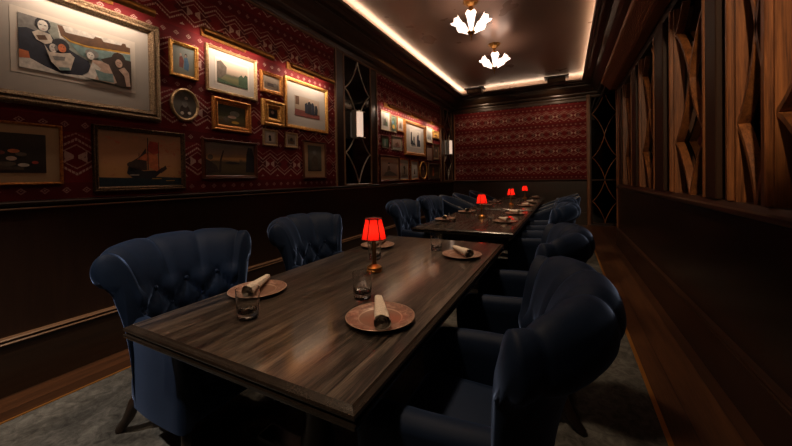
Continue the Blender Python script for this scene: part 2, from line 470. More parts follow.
def astroid(yc, hw, zb, P, n=10, sgn=1):
    """half of a concave diamond from the bottom pinch to the tip to the top pinch"""
    pts = []
    for i in range(n+1):
        a = PI/2*i/n
        pts.append((yc+sgn*hw*math.sin(a)**2.6, zb+P/2*(1-math.cos(a)**2.6)))
    up = [(y, zb+P-(z-zb)) for y, z in pts[:-1]][::-1]
    return pts+up
def bay(k, y0, y1, yc, hw):
    w = bpy.data.objects.new('window_%d' % k, None); COL.objects.link(w); w['kind'] = 'structure'
    q = MB(); q.box(XR+.085, XR+.095, y0, y1, Z0, Z1); q.build('mirror_pane', M_MIRROR, w)
    q = MB()
    for zb in (1.10, 2.05):
        for sg in (1, -1):
            pts = [(y, z) for y, z in astroid(yc, hw, zb, .95, sgn=sg) if z < Z1+.03 and z > Z0-.03 and y0+.004 < y < y1-.004]
            if len(pts) > 1: q.ribbon([(XR+.016, y, z) for y, z in pts], .024, .052, (1,0,0))
    q.build('lattice', W_POST, w, smooth=True, angle=40)
    # rebated inner frame on both jambs
    for y in (y0, y1):
        q = MB(); q.box(XR+.012, XR+.095, y-.012, y+.012, Z0, Z1); q.build('jamb', W_POST, w)
    return w
nt = 31
def post(x0, y0, y1, mat):
    global nt
    q = MB(); q.box(x0, XR+.165, y0, y1, Z0, Z1, .006, 1); struct('trim_%d' % nt, q, mat); nt += 1
BAYS = [(-2.42,-1.70,-2.06,.355), (-1.05,-.33,-.69,.355), (.32,1.04,.68,.355), (1.50,2.185,1.835,.35), (2.235,2.575,2.36,.215), (3.005,3.765,3.38,.368), (4.42,5.16,4.79,.358), (5.76,6.48,6.12,.348)]
for k, (y0, y1, yc, hw) in enumerate(BAYS):
    bay(k+1, y0, y1, yc, hw)
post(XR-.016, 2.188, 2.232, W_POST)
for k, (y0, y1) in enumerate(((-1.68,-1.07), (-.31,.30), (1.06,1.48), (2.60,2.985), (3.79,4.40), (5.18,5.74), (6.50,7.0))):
    post(XR-.014, y0, y0+.028, W_POST)                     # reeds, orange light in their colour, at both edges of each pier
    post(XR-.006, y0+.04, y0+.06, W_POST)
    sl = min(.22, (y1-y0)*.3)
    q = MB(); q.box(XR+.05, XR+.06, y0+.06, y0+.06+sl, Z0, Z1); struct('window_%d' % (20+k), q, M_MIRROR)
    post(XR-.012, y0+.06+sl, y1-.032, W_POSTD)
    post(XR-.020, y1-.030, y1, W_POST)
m = MB(); m.box(XR, XR+.19, YF, YF+.02, Z0, Z1)
struct('trim_%d' % nt, m, W_POSTD); nt += 1
q = MB(); q.box(XR-.004, XR+.19, 7.0, YE, Z0, Z1, .005, 1); struct('trim_%d' % nt, q, W_POST); nt += 1

# ------------------------------------------------------------------ leaded mirror panels
def tubes_astroid(q, to3, yc, hw, zb, P, r):
    for sg in (1, -1):
        q.tube([to3(y, z) for y, z in astroid(yc, hw, zb, P, 12, sg)], r, 6)
def mirror_panel(label, to3, y0, y1, z0, z1, pinches, hw, group='leaded mirror panels'):
    """to3(u, z, d): u along the wall, d off the wall"""
    t = thing('mirror_panel', label, 'mirror', to3((y0+y1)/2, z0, 0), 0, group)
    inv = -Vector(t.location)
    T = lambda u, z, d: Vector(to3(u, z, d))+inv
    def slab(u0, u1, a, b, d0, d1):
        p = [T(u0,a,d0), T(u1,b,d1)]
        lo = [min(p[0][i], p[1][i]) for i in range(3)]; hi = [max(p[0][i], p[1][i]) for i in range(3)]
        return lo[0], hi[0], lo[1], hi[1], lo[2], hi[2]
    q = MB(); q.box(*slab(y0+.02, y1-.02, z0+.02, z1-.02, .002, .010)); q.build('mirror', M_MIRROR, t)
    f = MB()
    for s in ((y0, y0+.028, z0, z1), (y1-.028, y1, z0, z1), (y0+.028, y1-.028, z0, z0+.028), (y0+.028, y1-.028, z1-.028, z1)):
        f.box(*slab(s[0], s[1], s[2], s[3], .002, .035), .006, 1)
    f.build('frame', W_EDGE, t)
    for zb, P in pinches:
        q = MB(); tubes_astroid(q, lambda y, z: T(y, z, .016), (y0+y1)/2, hw, zb, P, .011); q.build('leading', M_LEAD, t, smooth=True)
    return t
left3 = lambda u, z, d: (XL+d, u, z)
mirror_panel('tall narrow mirror with pewter diamonds between the two picture groups', left3, 4.19, 5.01, 1.185, 3.265, ((1.20,1.02),(2.22,1.02)), .37)
mirror_panel('tall narrow mirror with pewter diamonds at the far corner past the second picture group', left3, 8.94, 9.69, 1.185, 3.265, ((1.20,1.02),(2.22,1.02)), .34)
back3 = lambda u, z, d: (u, YB-d, z)
bp = mirror_panel('floor to cornice mirror panel with orange diamonds at the back right', back3, .585, 1.20, .04, 3.42, ((.07,1.09),(1.18,1.11),(2.29,1.11)), .28)
for ch in list(COL.objects):
    if ch.parent == bp and ch.name.startswith('leading'): ch.data.materials[0] = W_POST  # orange highlights on the diamonds come from the wood colour
    if ch.parent == bp and ch.name.startswith('frame'): ch.data.materials[0] = W_POSTD
q = MB(); q.box(-.29, .29, -.03, -.004, -.02+1.12, .02+1.12, .004, 1); q.build('mid_rail', W_POSTD, bp)

# ------------------------------------------------------------------ pictures
def picture(label, y0, y1, z0, z1, fw, fmat, art, mat=None, mm=(0,0,0,0), deep=.03, cat='picture', group=None, style='plain', border=0.0):
    """y0..z1 outer edges on the left wall; fw frame width; mm mount margins left, right, bottom, top"""
    t = thing('framed_picture', label, cat, (XL+.008, (y0+y1)/2, z0), 0, group)
    W, H = y1-y0, z1-z0
    prof = {'plain': [(0,0),(0,deep*.7),(.12,deep),(.45,deep),(.6,deep*.75),(.85,deep*.7),(1,deep*.4),(1,.004)],
            'ornate': [(0,0),(0,deep*.5),(.1,deep*.9),(.25,deep),(.4,deep*.8),(.5,deep*.65),(.62,deep*.9),(.75,deep*.85),(.88,deep*.5),(1,deep*.35),(1,.004)],
            'thin': [(0,0),(0,deep),(1,deep),(1,.004)]}[style]
    q = MB(); rings = []
    for d, h in prof:
        d *= fw
        rings.append([(h,-W/2+d,d),(h,W/2-d,d),(h,W/2-d,H-d),(h,-W/2+d,H-d)])
    q.rings(rings, True, False, False); q.build('frame', fmat, t)
    a0, a1, b0, b1 = -W/2+fw*.96, W/2-fw*.96, fw*.96, H-fw*.96
    px = .008
    if mat:
        q = MB(); q.box(.001, px, a0, a1, b0, b1); q.build('mount', mat, t)
        a0 += mm[0]; a1 -= mm[1]; b0 += mm[2]; b1 -= mm[3]
        if border:
            q = MB(); q.box(px, px+.0015, a0-border, a1+border, b0-border, b1+border); q.build('print_margin', M_PAPERW, t); px += .0015
        q = MB(); q.box(px, px+.003, a0, a1, b0, b1); px += .003
    else:
        q = MB(); q.box(.001, px, a0, a1, b0, b1)
    mats = [art[0]] if isinstance(art, (list, tuple)) else [art]
    if isinstance(art, (list, tuple)):
        for i, (ink, shape) in enumerate(art[1]):
            im = INK[ink]
            if im not in mats: mats.append(im)
            q.mi = mats.index(im)
            if shape[0] == 'e':                                     # ellipse
                _, cx, cy, rx, ry = shape
                pts = [(cx+rx*math.cos(2*PI*k/14), cy+ry*math.sin(2*PI*k/14)) for k in range(14)]
            elif shape[0] == 'r':
                _, xa, ya, xb, yb = shape; pts = [(xa,ya),(xb,ya),(xb,yb),(xa,yb)]
            else: pts = shape
            h = px+.0003*(i+1)
            q.poly([(h, a0+(a1-a0)*min(max(u,0),1), b0+(b1-b0)*min(max(v,0),1)) for u, v in pts])
    q.build('artwork', mats, t)
    return t

sage = INK['sage']
crowd = (sage, [
    ('grey', [(0,.75),(0,1),(.16,1),(.14,.72)]), ('white', [(.30,.98),(.42,1),(1,1),(1,.72),(.5,.72),(.32,.72)]),
    ('brown', [(.30,.98),(.345,.98),(.37,.87),(.62,.90),(.64,.96),(.70,.96),(.72,.90),(.90,.93),(.92,.99),(.95,.99),(.96,.93),(1,.93),(1,.78),(.72,.72),(.55,.68),(.40,.70),(.33,.78)]),
    ('ochre', [(.335,.80),(.41,.735),(.55,.715),(.72,.755),(1,.82),(1,.785),(.72,.72),(.55,.685),(.40,.705)]),
    ('teal', [(.40,.69),(.55,.665),(1,.77),(1,.5),(.5,.48)]),
    ('navy', [(0,.08),(0,.72),(.06,.76),(.13,.74),(.22,.80),(.30,.60),(.36,.58),(.44,.50),(.57,.40),(.60,.24),(.50,.07),(.33,.03),(.2,.10)]),
    ('white', [(0,0),(0,.17),(.08,.2),(.2,.10),(.33,.03),(.5,.07),(.62,.0)]),
    ('orange', [(0,.17),(0,.33),(.07,.32),(.08,.20)]),
    ('black', ('e',.185,.90,.062,.125)), ('white', ('e',.185,.87,.042,.105)), ('black', ('r',.155,.875,.175,.89)), ('black', ('r',.195,.875,.212,.89)),
    ('cream', [(.10,.70),(.15,.77),(.24,.74),(.27,.60),(.2,.53),(.13,.58)]), ('brown', [(.13,.66),(.2,.70),(.22,.62),(.15,.58)]),
    ('black', ('e',.325,.58,.075,.13)), ('orange', ('e',.335,.53,.035,.085)), ('white', ('e',.262,.49,.032,.085)), ('grey', ('e',.285,.50,.014,.06)), ('black', ('r',.246,.50,.258,.512)), ('black', ('r',.266,.50,.276,.512)), ('red', ('r',.254,.445,.268,.455)), ('black', ('r',.322,.545,.332,.558)), ('black', ('r',.342,.54,.352,.553)), ('red', ('r',.330,.475,.344,.487)), ('red', ('r',.178,.80,.194,.812)),
    ('cream', [(.19,.52),(.23,.40),(.32,.42),(.40,.47),(.44,.40),(.42,.26),(.40,.12),(.31,.08),(.24,.22)]), ('teal', [(.31,.08),(.40,.12),(.39,.17),(.30,.14)]),
    ('grey', [(.25,.33),(.36,.37),(.35,.29),(.27,.26)]),
    ('grey', ('e',.60,.57,.065,.09)), ('white', ('e',.585,.52,.036,.08)), ('black', ('r',.568,.53,.58,.542)), ('black', ('r',.592,.525,.604,.537)), ('red', ('r',.578,.47,.592,.48)), ('brown', ('r',.40,.80,.95,.806)), ('brown', ('r',.36,.86,.9,.864)),
    ('darkbrown', [(.68,.5),(.8,.62),(1,.62),(1,0),(.82,0),(.78,.3)]),
    ('skin', [(.5,.05),(.56,.16),(.60,.44),(.68,.46),(.76,.42),(.84,.06),(.80,.02),(.62,.04)]), ('white', [(.5,.05),(.56,.16),(.60,.40),(.68,.30),(.62,.04)]),
    ('teal', [(.62,.26),(.72,.22),(.80,.24),(.81,.05),(.66,.04)]),
    ('darkbrown', ('e',.865,.58,.075,.16)), ('skin', ('e',.865,.50,.038,.09)), ('black', ('r',.848,.51,.86,.522)), ('black', ('r',.872,.505,.884,.517)), ('red', ('r',.858,.445,.872,.455)),
    ('skin', [(.86,.36),(.92,.44),(.97,.34),(.985,.03),(.94,.02),(.92,.24)]),
])
picture('very large colour print of seated women and a boat in a wide ornate gilt frame', .56, 1.575, 1.807, 2.604, .078, G_DARK, crowd, M_MAT, (.132,.132,.158,.144), .05, style='ornate', border=.035)
P_STILL = painting('still_life_paint', [(.1,(.02,.012,.008)),(.35,(.03,.022,.014)),(.6,(.022,.018,.013)),(.9,(.035,.03,.022))], 5, 3.1, .5)
still = (P_STILL, [('wine', [(.1,.25),(.35,.55),(.52,.5),(.55,.3),(.3,.15)]), ('dull', ('r',.55,.08,.8,.16)), ('orange', ('e',.72,.55,.05,.05)), ('skin', ('e',.70,.36,.045,.055)),
    ('wine', ('e',.61,.50,.04,.05)), ('cream', ('e',.80,.20,.05,.045)), ('red', ('e',.9,.27,.03,.04)), ('dull', ('e',.78,.47,.05,.05)), ('dull', ('e',.66,.22,.08,.06))])
picture('dark still life of flowers in a wide tan mount under the very large print', .28, .958, 1.293, 1.690, .016, G_ORANGE, still, M_MATT, (.066,.066,.060,.056), .024, style='plain')
P_SKY = painting('dusk_sky_paint', [(.0,(.52,.28,.10)),(.3,(.60,.31,.12)),(.6,(.54,.28,.14)),(.85,(.44,.23,.12)),(1,(.30,.18,.10))], 3, 1.7, .55, ((.50,.17,.085), .60))
ship = (P_SKY, [('sea', [(0,0),(1,0),(1,.15),(.7,.17),(.3,.155),(0,.17)]), ('black', [(.30,.24),(.36,.16),(.62,.13),(.72,.26),(.74,.36),(.66,.30),(.5,.28),(.40,.34),(.32,.36)]),
    ('darkbrown', [(.30,.40),(.45,.55),(.53,.72),(.54,.30),(.44,.30)]), ('darkbrown', [(.70,.30),(.78,.40),(.80,.33),(.72,.24)]),
    ('orange', [(.42,.50),(.55,.64),(.66,.62),(.70,.42),(.58,.38),(.54,.48)]), ('red', [(.54,.68),(.58,.86),(.68,.84),(.70,.64),(.62,.60)]),
    ('orange', [(.56,.36),(.64,.44),(.72,.34),(.66,.28)]), ('black', ('r',.548,.3,.558,.92)), ('black', ('r',.685,.3,.693,.85)), ('black', ('r',.44,.32,.448,.62)),
    ('cream', ('r',.33,.20,.44,.215)), ('darkbrown', ('e',.38,.40,.08,.06)), ('ochre', ('r',.60,.13,.72,.145)), ('ochre', ('r',.78,.09,.9,.1))])
picture('wide painting of an orange sailed galleon on a dark sea in a black frame', 1.118, 1.772, 1.232, 1.730, .035, G_BLACK, ship, None, style='ornate', deep=.03)
P_PALE = painting('pale_ground_paint', [(0,(.22,.20,.13)),(.4,(.26,.28,.22)),(1,(.22,.27,.24))], 4, 5.2, .3)
two = (P_PALE, [('wine', [(.28,.25),(.3,.6),(.42,.66),(.5,.5),(.46,.24)]), ('blue', [(.5,.2),(.52,.6),(.66,.64),(.74,.4),(.7,.16)]), ('skin', ('e',.36,.70,.05,.05)), ('darkbrown', ('e',.6,.71,.06,.07)), ('skin', ('e',.59,.69,.035,.045))])
picture('small bright gilt frame with a couple in red and blue, beside the very large print', 1.660, 1.910, 2.234, 2.545, .030, G_BRIGHT, two, None, style='plain')
# oval
def oval(label, yc, zc, ry, rz, mat, art):
    t = thing('oval_picture', label, 'picture', (XL+.008, yc, zc))
    n = 40; q = MB(); rings = []
    for s, h in ((1,0),(1,.014),(.95,.026),(.88,.028),(.82,.016),(.80,.004)):
        rings.append([(h, ry*s*math.cos(2*PI*k/n), rz*s*math.sin(2*PI*k/n)) for k in range(n)])
    q.rings(rings, True, False, False); q.build('frame', mat, t, smooth=True)
    q = MB(); q.rings([[(h, ry*.82*math.cos(2*PI*k/n), rz*.82*math.sin(2*PI*k/n)) for k in range(n)] for h in (.001,.007)])
    mats = [art[0]]
    for i, (ink, sh) in enumerate(art[1]):
        im = INK[ink]
        if im not in mats: mats.append(im)
        q.mi = mats.index(im)
        _, cx, cy, rx, r2 = sh
        q.poly([(.0073+.0003*i, ry*(cx+rx*math.cos(2*PI*k/12)), rz*(cy+r2*math.sin(2*PI*k/12))) for k in range(12)])
    q.build('artwork', mats, t); return t
P_OVAL = painting('silver_portrait_paint', [(0,(.05,.045,.035)),(.5,(.16,.15,.125)),(1,(.09,.085,.07))], 5, 2.2, .6)
oval('small oval portrait in a round gilt frame below the couple picture', 1.786, 1.990, .128, .150, G_PALE, (P_OVAL, [('darkbrown', ('e',0,-.35,.35,.4)), ('grey', ('e',0,.1,.2,.25)), ('cream', ('e',.1,.42,.12,.1)), ('cream', ('e',-.2,-.5,.12,.1)), ('white', ('e',.3,-.45,.12,.09))]))
P_MEADOW = painting('meadow_paint', [(0,(.07,.075,.03)),(.28,(.15,.145,.06)),(.42,(.09,.09,.05)),(.5,(.36,.28,.20)),(.75,(.50,.40,.30)),(1,(.52,.44,.35))], 4, 8.1, .14)
meadow = (P_MEADOW, [('dull', [(0,.1),(0,.9),(.12,.98),(.3,.75),(.28,.45),(.12,.2)]), ('green', [(.68,.1),(.68,.45),(.78,.6),(.85,.5),(.92,.65),(1,.6),(1,.05)]), ('green', [(0,0),(0,.2),(.3,.12),(.6,.06),(1,.1),(1,0)])])
picture('meadow print in a broad white mount and pale gilt frame under the longest picture light', 1.985, 2.572, 2.175, 2.628, .034, G_PALE, meadow, M_MAT, (.085,.085,.075,.085), .03, style='ornate', border=.022)
P_GLADE = painting('glade_paint', [(0,(.05,.03,.012)),(.3,(.09,.06,.018)),(.5,(.10,.11,.05)),(.7,(.06,.07,.035)),(1,(.03,.035,.018))], 5, 4.4, .6)
picture('small dark woodland painting in a heavy orange gilt frame below the meadow print', 2.040, 2.478, 1.800, 2.130, .062, G_ORANGE, (P_GLADE, [('ochre', ('e',.62,.2,.14,.07)), ('sage', ('e',.6,.62,.18,.14)), ('skin', ('e',.5,.45,.16,.07)), ('dull', ('e',.3,.3,.1,.12))]), None, deep=.04, style='ornate')
P_SUNSET = painting('sunset_marsh_paint', [(0,(.07,.05,.026)),(.3,(.12,.085,.04)),(.42,(.07,.05,.032)),(.5,(.46,.24,.08)),(.68,(.26,.175,.125)),(1,(.12,.10,.085))], 3.5, 6.6, .25)
sunset = (P_SUNSET, [('black', [(.80,.1),(.82,.7),(.86,.92),(.95,.9),(1,.6),(1,.1)]), ('darkbrown', [(.24,.1),(.27,.5),(.33,.78),(.35,.76),(.30,.45),(.29,.1)]), ('darkbrown', [(.0,.05),(0,.5),(.1,.42),(.2,.3),(.25,.12)]),
    ('dull', ('e',.09,.55,.05,.08)), ('black', [(.35,.38),(.45,.44),(.6,.42),(.7,.37),(.5,.35)])])
picture('wide dark marsh at sunset in a beaded mahogany frame, low on the picture wall', 1.932, 2.554, 1.317, 1.711, .034, G_WOOD, sunset, None, style='ornate')
P_SEPIA = painting('sepia_scene_paint', [(0,(.16,.10,.05)),(.4,(.09,.06,.035)),(.6,(.22,.16,.10)),(1,(.36,.28,.19))], 5, 9.3, .3)
picture('tiny sepia farm scene in an orange gilt frame between the two lit prints', 2.620, 2.950, 2.308, 2.553, .046, G_ORANGE, (P_SEPIA, [('darkbrown', ('r',.2,.2,.7,.5)), ('dull', ('e',.75,.4,.12,.2))]), M_MATG, (.018,.018,.016,.016), style='ornate')
P_DARKP = painting('dark_portrait_paint', [(0,(.03,.018,.010)),(.5,(.06,.035,.018)),(1,(.035,.022,.013))], 5, 1.1, .4)
picture('tiny dark portrait in a thickly carved bright gilt frame', 2.630, 2.958, 1.927, 2.230, .098, G_BRIGHT, (P_DARKP, [('black', ('e',.5,.3,.3,.3)), ('skin', ('e',.5,.62,.16,.18))]), None, deep=.05, style='ornate')
picture('tiny gilt frame with a dark bust profile, directly below the thickly carved frame', 2.646, 2.857, 1.697, 1.889, .026, G_PALE, (M_PAPERW, [('navy', ('e',.42,.58,.16,.2)), ('darkbrown', [(.3,.1),(.3,.4),(.55,.5),(.62,.3),(.6,.1)])]), M_MATG, (.022,.022,.02,.02), deep=.02)
picture('tiny gilt frame with a brown bust, directly below the group portrait', 2.978, 3.190, 1.697, 1.890, .028, G_PALE, (P_SEPIA, [('darkbrown', ('e',.5,.55,.22,.25)), ('brown', [(.25,.05),(.3,.35),(.7,.35),(.75,.05)])]), M_MATG, (.022,.022,.02,.02), deep=.02)
P_TAN = painting('tan_wash_paint', [(0,(.30,.20,.12)),(.5,(.38,.29,.20)),(1,(.44,.36,.27))], 4, 7.7, .3)
group_p = (P_TAN, [('wine', [(0,0),(0,.32),(.5,.30),(1,.24),(1,0)]), ('brown', ('r',.02,.55,.16,.97)), ('navy', [(.38,.2),(.38,.66),(.46,.76),(.52,.6),(.52,.2)]), ('black', [(.50,.18),(.5,.78),(.58,.86),(.64,.72),(.64,.18)]),
    ('navy', [(.64,.18),(.64,.76),(.72,.84),(.78,.66),(.78,.18)]), ('black', [(.78,.2),(.8,.7),(.88,.72),(.92,.5),(.9,.2)]), ('skin', ('e',.46,.80,.03,.05)), ('skin', ('e',.58,.89,.03,.05)), ('skin', ('e',.72,.87,.03,.05)), ('skin', ('e',.86,.78,.03,.05))])
picture('tall group portrait print in a cream mount and gilt frame by the diamond mirror', 2.978, 3.795, 1.947, 2.582, .045, G_BRIGHT, group_p, M_MAT, (.135,.125,.135,.155), .035, style='plain')
P_GLOSS = painting('photo_grey_paint', [(0,(.05,.045,.03)),(.4,(.11,.10,.075)),(.8,(.14,.13,.10)),(1,(.11,.10,.08))], 5, 3.9, .4, None, 1.0)
picture('upright grey photograph in a red edged frame, low by the diamond mirror', 3.285, 3.742, 1.308, 1.818, .022, G_WOOD, (P_GLOSS, [('dull', [(.2,.05),(.28,.5),(.5,.62),(.7,.5),(.75,.05)]), ('grey', ('e',.48,.74,.13,.10)), ('darkbrown', ('r',.1,0,.9,.05))]), M_MATT, (.070,.070,.080,.04))

# second group, past the mirror
def sk(name, s, seed): return painting(name, s, 5, seed, .4)
GR2 = 'pictures of the second group'
S1 = sk('print_one_paint', [(0,(.10,.10,.06)),(.5,(.22,.21,.15)),(1,(.42,.37,.29))], 1.3)
S2 = sk('print_two_paint', [(0,(.02,.05,.03)),(.5,(.05,.13,.08)),(1,(.09,.12,.06))], 2.6)
S3 = sk('print_three_paint', [(0,(.18,.13,.08)),(.5,(.30,.24,.17)),(1,(.40,.33,.24))], 4.2)
S4 = sk('print_four_paint', [(0,(.22,.13,.09)),(.45,(.34,.21,.15)),(1,(.38,.26,.19))], 5.9)
picture('first print of the second group, bright white mount, nearest the mirror', 5.355, 5.728, 2.208, 2.583, .022, G_PALE, (S1, [('darkbrown', [(.2,.05),(.25,.6),(.45,.75),(.6,.5),(.7,.1)]), ('green', ('e',.7,.25,.2,.2))]), M_MAT, (.07,.07,.07,.06), deep=.022, group=GR2)
picture('narrow green picture with a gilt edge, second along the top row of the second group', 5.755, 6.010, 2.210, 2.562, .030, G_DARK, (S2, [('ochre', ('e',.5,.3,.25,.15)), ('green', ('e',.5,.7,.3,.2)), ('blue', ('e',.4,.6,.15,.12))]), None, deep=.022, group=GR2)
picture('small cream print of one pale figure, just before the largest print of the second group', 6.040, 6.335, 2.265, 2.570, .026, G_ORANGE, (S3, [('brown', [(.3,.1),(.4,.6),(.55,.75),(.7,.4),(.7,.1)])]), M_MAT, (.05,.05,.04,.04), deep=.022, group=GR2)
picture('largest print of the second group, dark figures on cream in a deep orange frame', 6.362, 7.545, 1.790, 2.562, .085, G_ORANGE, (M_PAPERW, [('black', [(.08,.15),(.1,.75),(.18,.8),(.22,.4),(.3,.35),(.34,.62),(.42,.6),(.44,.25),(.5,.2),(.5,.1)]), ('grey', [(.1,.12),(.5,.16),(.56,.08),(.2,.05)]), ('navy', [(.62,.08),(.64,.6),(.72,.9),(.8,.85),(.8,.5),(.92,.45),(.95,.1)]), ('cream', ('e',.73,.80,.05,.06)), ('sage', [(.3,.38),(.36,.4),(.4,.3),(.3,.25)]), ('darkbrown', ('e',.15,.78,.05,.06))]), M_MAT, (.19,.19,.11,.09), .04, group=GR2, style='ornate')
picture('upright print whose top is brightly lit, just after the largest print', 7.615, 8.044, 2.180, 2.578, .03, G_PALE, (S1, [('sage', ('e',.5,.4,.3,.3)), ('grey', [(.2,.05),(.4,.5),(.7,.5),(.8,.05)])]), M_MAT, (.07,.07,.05,.09), deep=.022, group=GR2)
picture('small glowing gold picture highest at the far end of the second group', 8.072, 8.552, 2.325, 2.535, .05, G_BRIGHT, (sk('gold_scene_paint', [(0,(.35,.12,.02)),(.5,(.62,.34,.05)),(1,(.5,.3,.08))], 6.3), [('brown', ('e',.5,.35,.25,.2))]), None, deep=.03, group=GR2, style='ornate')
picture('dark upright landscape in the middle row, nearest the mirror', 5.378, 5.655, 1.868, 2.112, .022, G_BLACK, (S2, [('sage', [(.35,.1),(.42,.8),(.55,.85),(.62,.3),(.58,.1)])]), None, deep=.022, group=GR2)
picture('small gilt framed reddish sketch with a white inner edge, middle row before the largest print', 5.780, 6.252, 1.857, 2.153, .034, G_DARK, (S4, [('wine', [(.3,.05),(.4,.5),(.6,.7),(.8,.2)]), ('brown', ('e',.45,.35,.2,.2))]), M_MAT, (.035,.035,.03,.03), deep=.026, group=GR2, style='ornate')
picture('broad pinkish print of a seated woman, bottom row nearest the mirror', 5.290, 6.110, 1.228, 1.742, .04, G_WOOD, (S4, [('dull', [(.1,.05),(.2,.25),(.45,.35),(.8,.2),(.95,.05)]), ('brown', [(.3,.3),(.36,.62),(.46,.66),(.52,.4)]), ('skin', ('e',.42,.72,.06,.08)), ('darkbrown', ('e',.42,.79,.07,.05))]), M_MATT, (.05,.05,.06,.05), deep=.03, group=GR2)
picture('pale print of one tree, bottom row second from the mirror', 6.120, 6.562, 1.243, 1.697, .022, G_ORANGE, (S3, [('darkbrown', [(.4,.2),(.45,.5),(.3,.7),(.55,.8),(.7,.6),(.58,.45),(.6,.2)])]), M_MAT, (.06,.06,.06,.06), deep=.022, group=GR2)
picture('pale print with one small dark figure, bottom row under the largest print', 6.668, 7.092, 1.247, 1.686, .026, G_ORANGE, (M_PAPERW, [('brown', [(.3,.15),(.35,.4),(.55,.45),(.65,.15)]), ('dull', ('e',.5,.5,.08,.08))]), M_MAT, (.06,.06,.06,.06), deep=.022, group=GR2)
picture('dark landscape of a lit vase in a gilt frame, bottom row at the far end', 7.722, 8.556, 1.231, 1.657, .05, G_BLACK, (P_GLADE, [('orange', ('e',.42,.40,.08,.30)), ('ochre', ('e',.42,.75,.06,.08)), ('dull', ('r',.1,.05,.9,.14))]), None, deep=.035, group=GR2, style='ornate')
picture('plain tan print, middle row just after the largest print', 7.616, 8.025, 1.716, 2.104, .022, G_WOOD, S4, None, deep=.022, group=GR2)
picture('brown portrait in a dark frame, middle row at the far end', 8.088, 8.538, 1.749, 2.183, .036, G_BLACK, (P_DARKP, [('skin', ('e',.5,.66,.12,.12)), ('brown', [(.2,.05),(.35,.5),(.65,.5),(.8,.05)])]), M_MATT, (.04,.04,.04,.04), deep=.026, group=GR2)
o = oval('oval gilt mirror like picture in the bottom row beside the lit vase picture', 7.41, 1.466, .245, .228, G_BRIGHT, (P_DARKP, [('brown', ('e',0,-.3,.4,.4)), ('skin', ('e',0,.25,.2,.22))]))
o['group'] = GR2

# picture lights: brass back plate, two curled arms, hooded tube
def picture_light(label, y0, y1, z, off=.16, plate=True):
    yc = (y0+y1)/2; L = y1-y0
    t = thing('picture_light', label, 'lamp', (XL+.008, yc, z), 0, 'brass picture lights')
    q = MB(); q.box(0, .014, -L*.40, L*.22, .015, .105, .004, 1); q.build('back_plate', M_BRASS, t)
    for s in (-.26, .10):
        q = MB(); pts = []
        for i in range(13):
            a = i/12
            pts.append((.012+off*a, s*L+.02*math.sin(a*PI*2), .06+.045*math.sin(a*PI)*(1-a)-.02*a))
        q.tube(pts, .007, 6); q.build('arm', M_BRASSD, t, smooth=True)
    q = MB(); n = 10; rings = []
    for y in (-L/2, L/2):
        o_ = [(off+.030*math.cos(PI*(-.36+1.05*k/n)), y, .0+.036*math.sin(PI*(-.36+1.05*k/n))) for k in range(n+1)]
        i_ = [(off+.026*math.cos(PI*(-.36+1.05*k/n)), y, .0+.032*math.sin(PI*(-.36+1.05*k/n))) for k in range(n+1)][::-1]
        rings.append(o_+i_)
    q.rings(rings); 
    for y in (-L/2, L/2):
        q.rings([[(off+.030*math.cos(PI*(-.36+1.05*k/8)), y+e, .036*math.sin(PI*(-.36+1.05*k/8))) for k in range(9)] for e in (-.002,.002)])
    q.build('hood', M_BRASS, t)
    q = MB(); q.tube([(off-.004, -L/2+.015, .012), (off-.004, L/2-.015, .012)], .006, 8); q.build('bulb', M_TUBE, t)
    la = bpy.data.lights.new('picture_lamp', 'AREA'); la.shape = 'RECTANGLE'; la.size = L*.9; la.size_y = .03
    la.energy = 4.4*L; la.color = (1,.76,.60); la.spread = math.radians(165)
    lo = bpy.data.objects.new('lamp_glow', la); COL.objects.link(lo); lo.parent = t; lo.location = (off-.012, 0, -.006)
    d = Vector((-.72, 0, -.69)); lo.rotation_euler = d.to_track_quat('-Z', 'Y').to_euler()
    return t
picture_light('brass picture light over the very large print', .75, 1.47, 2.64)
picture_light('brass picture light over the meadow print, the longest in view', 1.87, 2.67, 2.665)
picture_light('brass picture light over the tall group portrait print', 2.95, 3.76, 2.665)
picture_light('brass picture light over the first prints past the diamond mirror', 5.40, 6.36, 2.64)
picture_light('brass picture light over the largest print of the second group', 6.45, 7.42, 2.64)
picture_light('brass picture light over the far end of the second group', 7.62, 8.50, 2.64)

# wall sconces
def sconce(label, y, z0, z1):
    t = thing('wall_sconce', label, 'lamp', (XL+.012, y, z0), 0, 'alabaster wall sconces')
    h = z1-z0
    q = MB(); q.box(0, .02, -.05, .05, .04, h-.04, .003, 1); q.build('back_plate', M_LEAD, t)
    q = MB(); q.lathe([(.078,.012),(.078,h-.012)], (.075,0,0), 20); q.build('lamp_shade', M_SCONCE, t, smooth=True, angle=40)
    for k, y2 in enumerate((-.088, .088)):
        q = MB(); q.box(.02, .10, y2-.008, y2+.008, -.02, h+.02, .002, 1); q.build('side_bar', M_LEAD, t)
    for z in (-.008, h-.004):
        q = MB(); q.box(0, .155, -.088, .088, z, z+.012, .003, 1); q.build('collar', M_LEAD, t)
    return t
sconce('bright wall sconce mounted on the diamond mirror between the picture groups', 4.50, 1.965, 2.385)
sconce('bright wall sconce in the far corner on the second diamond mirror', 9.25, 1.96, 2.36)

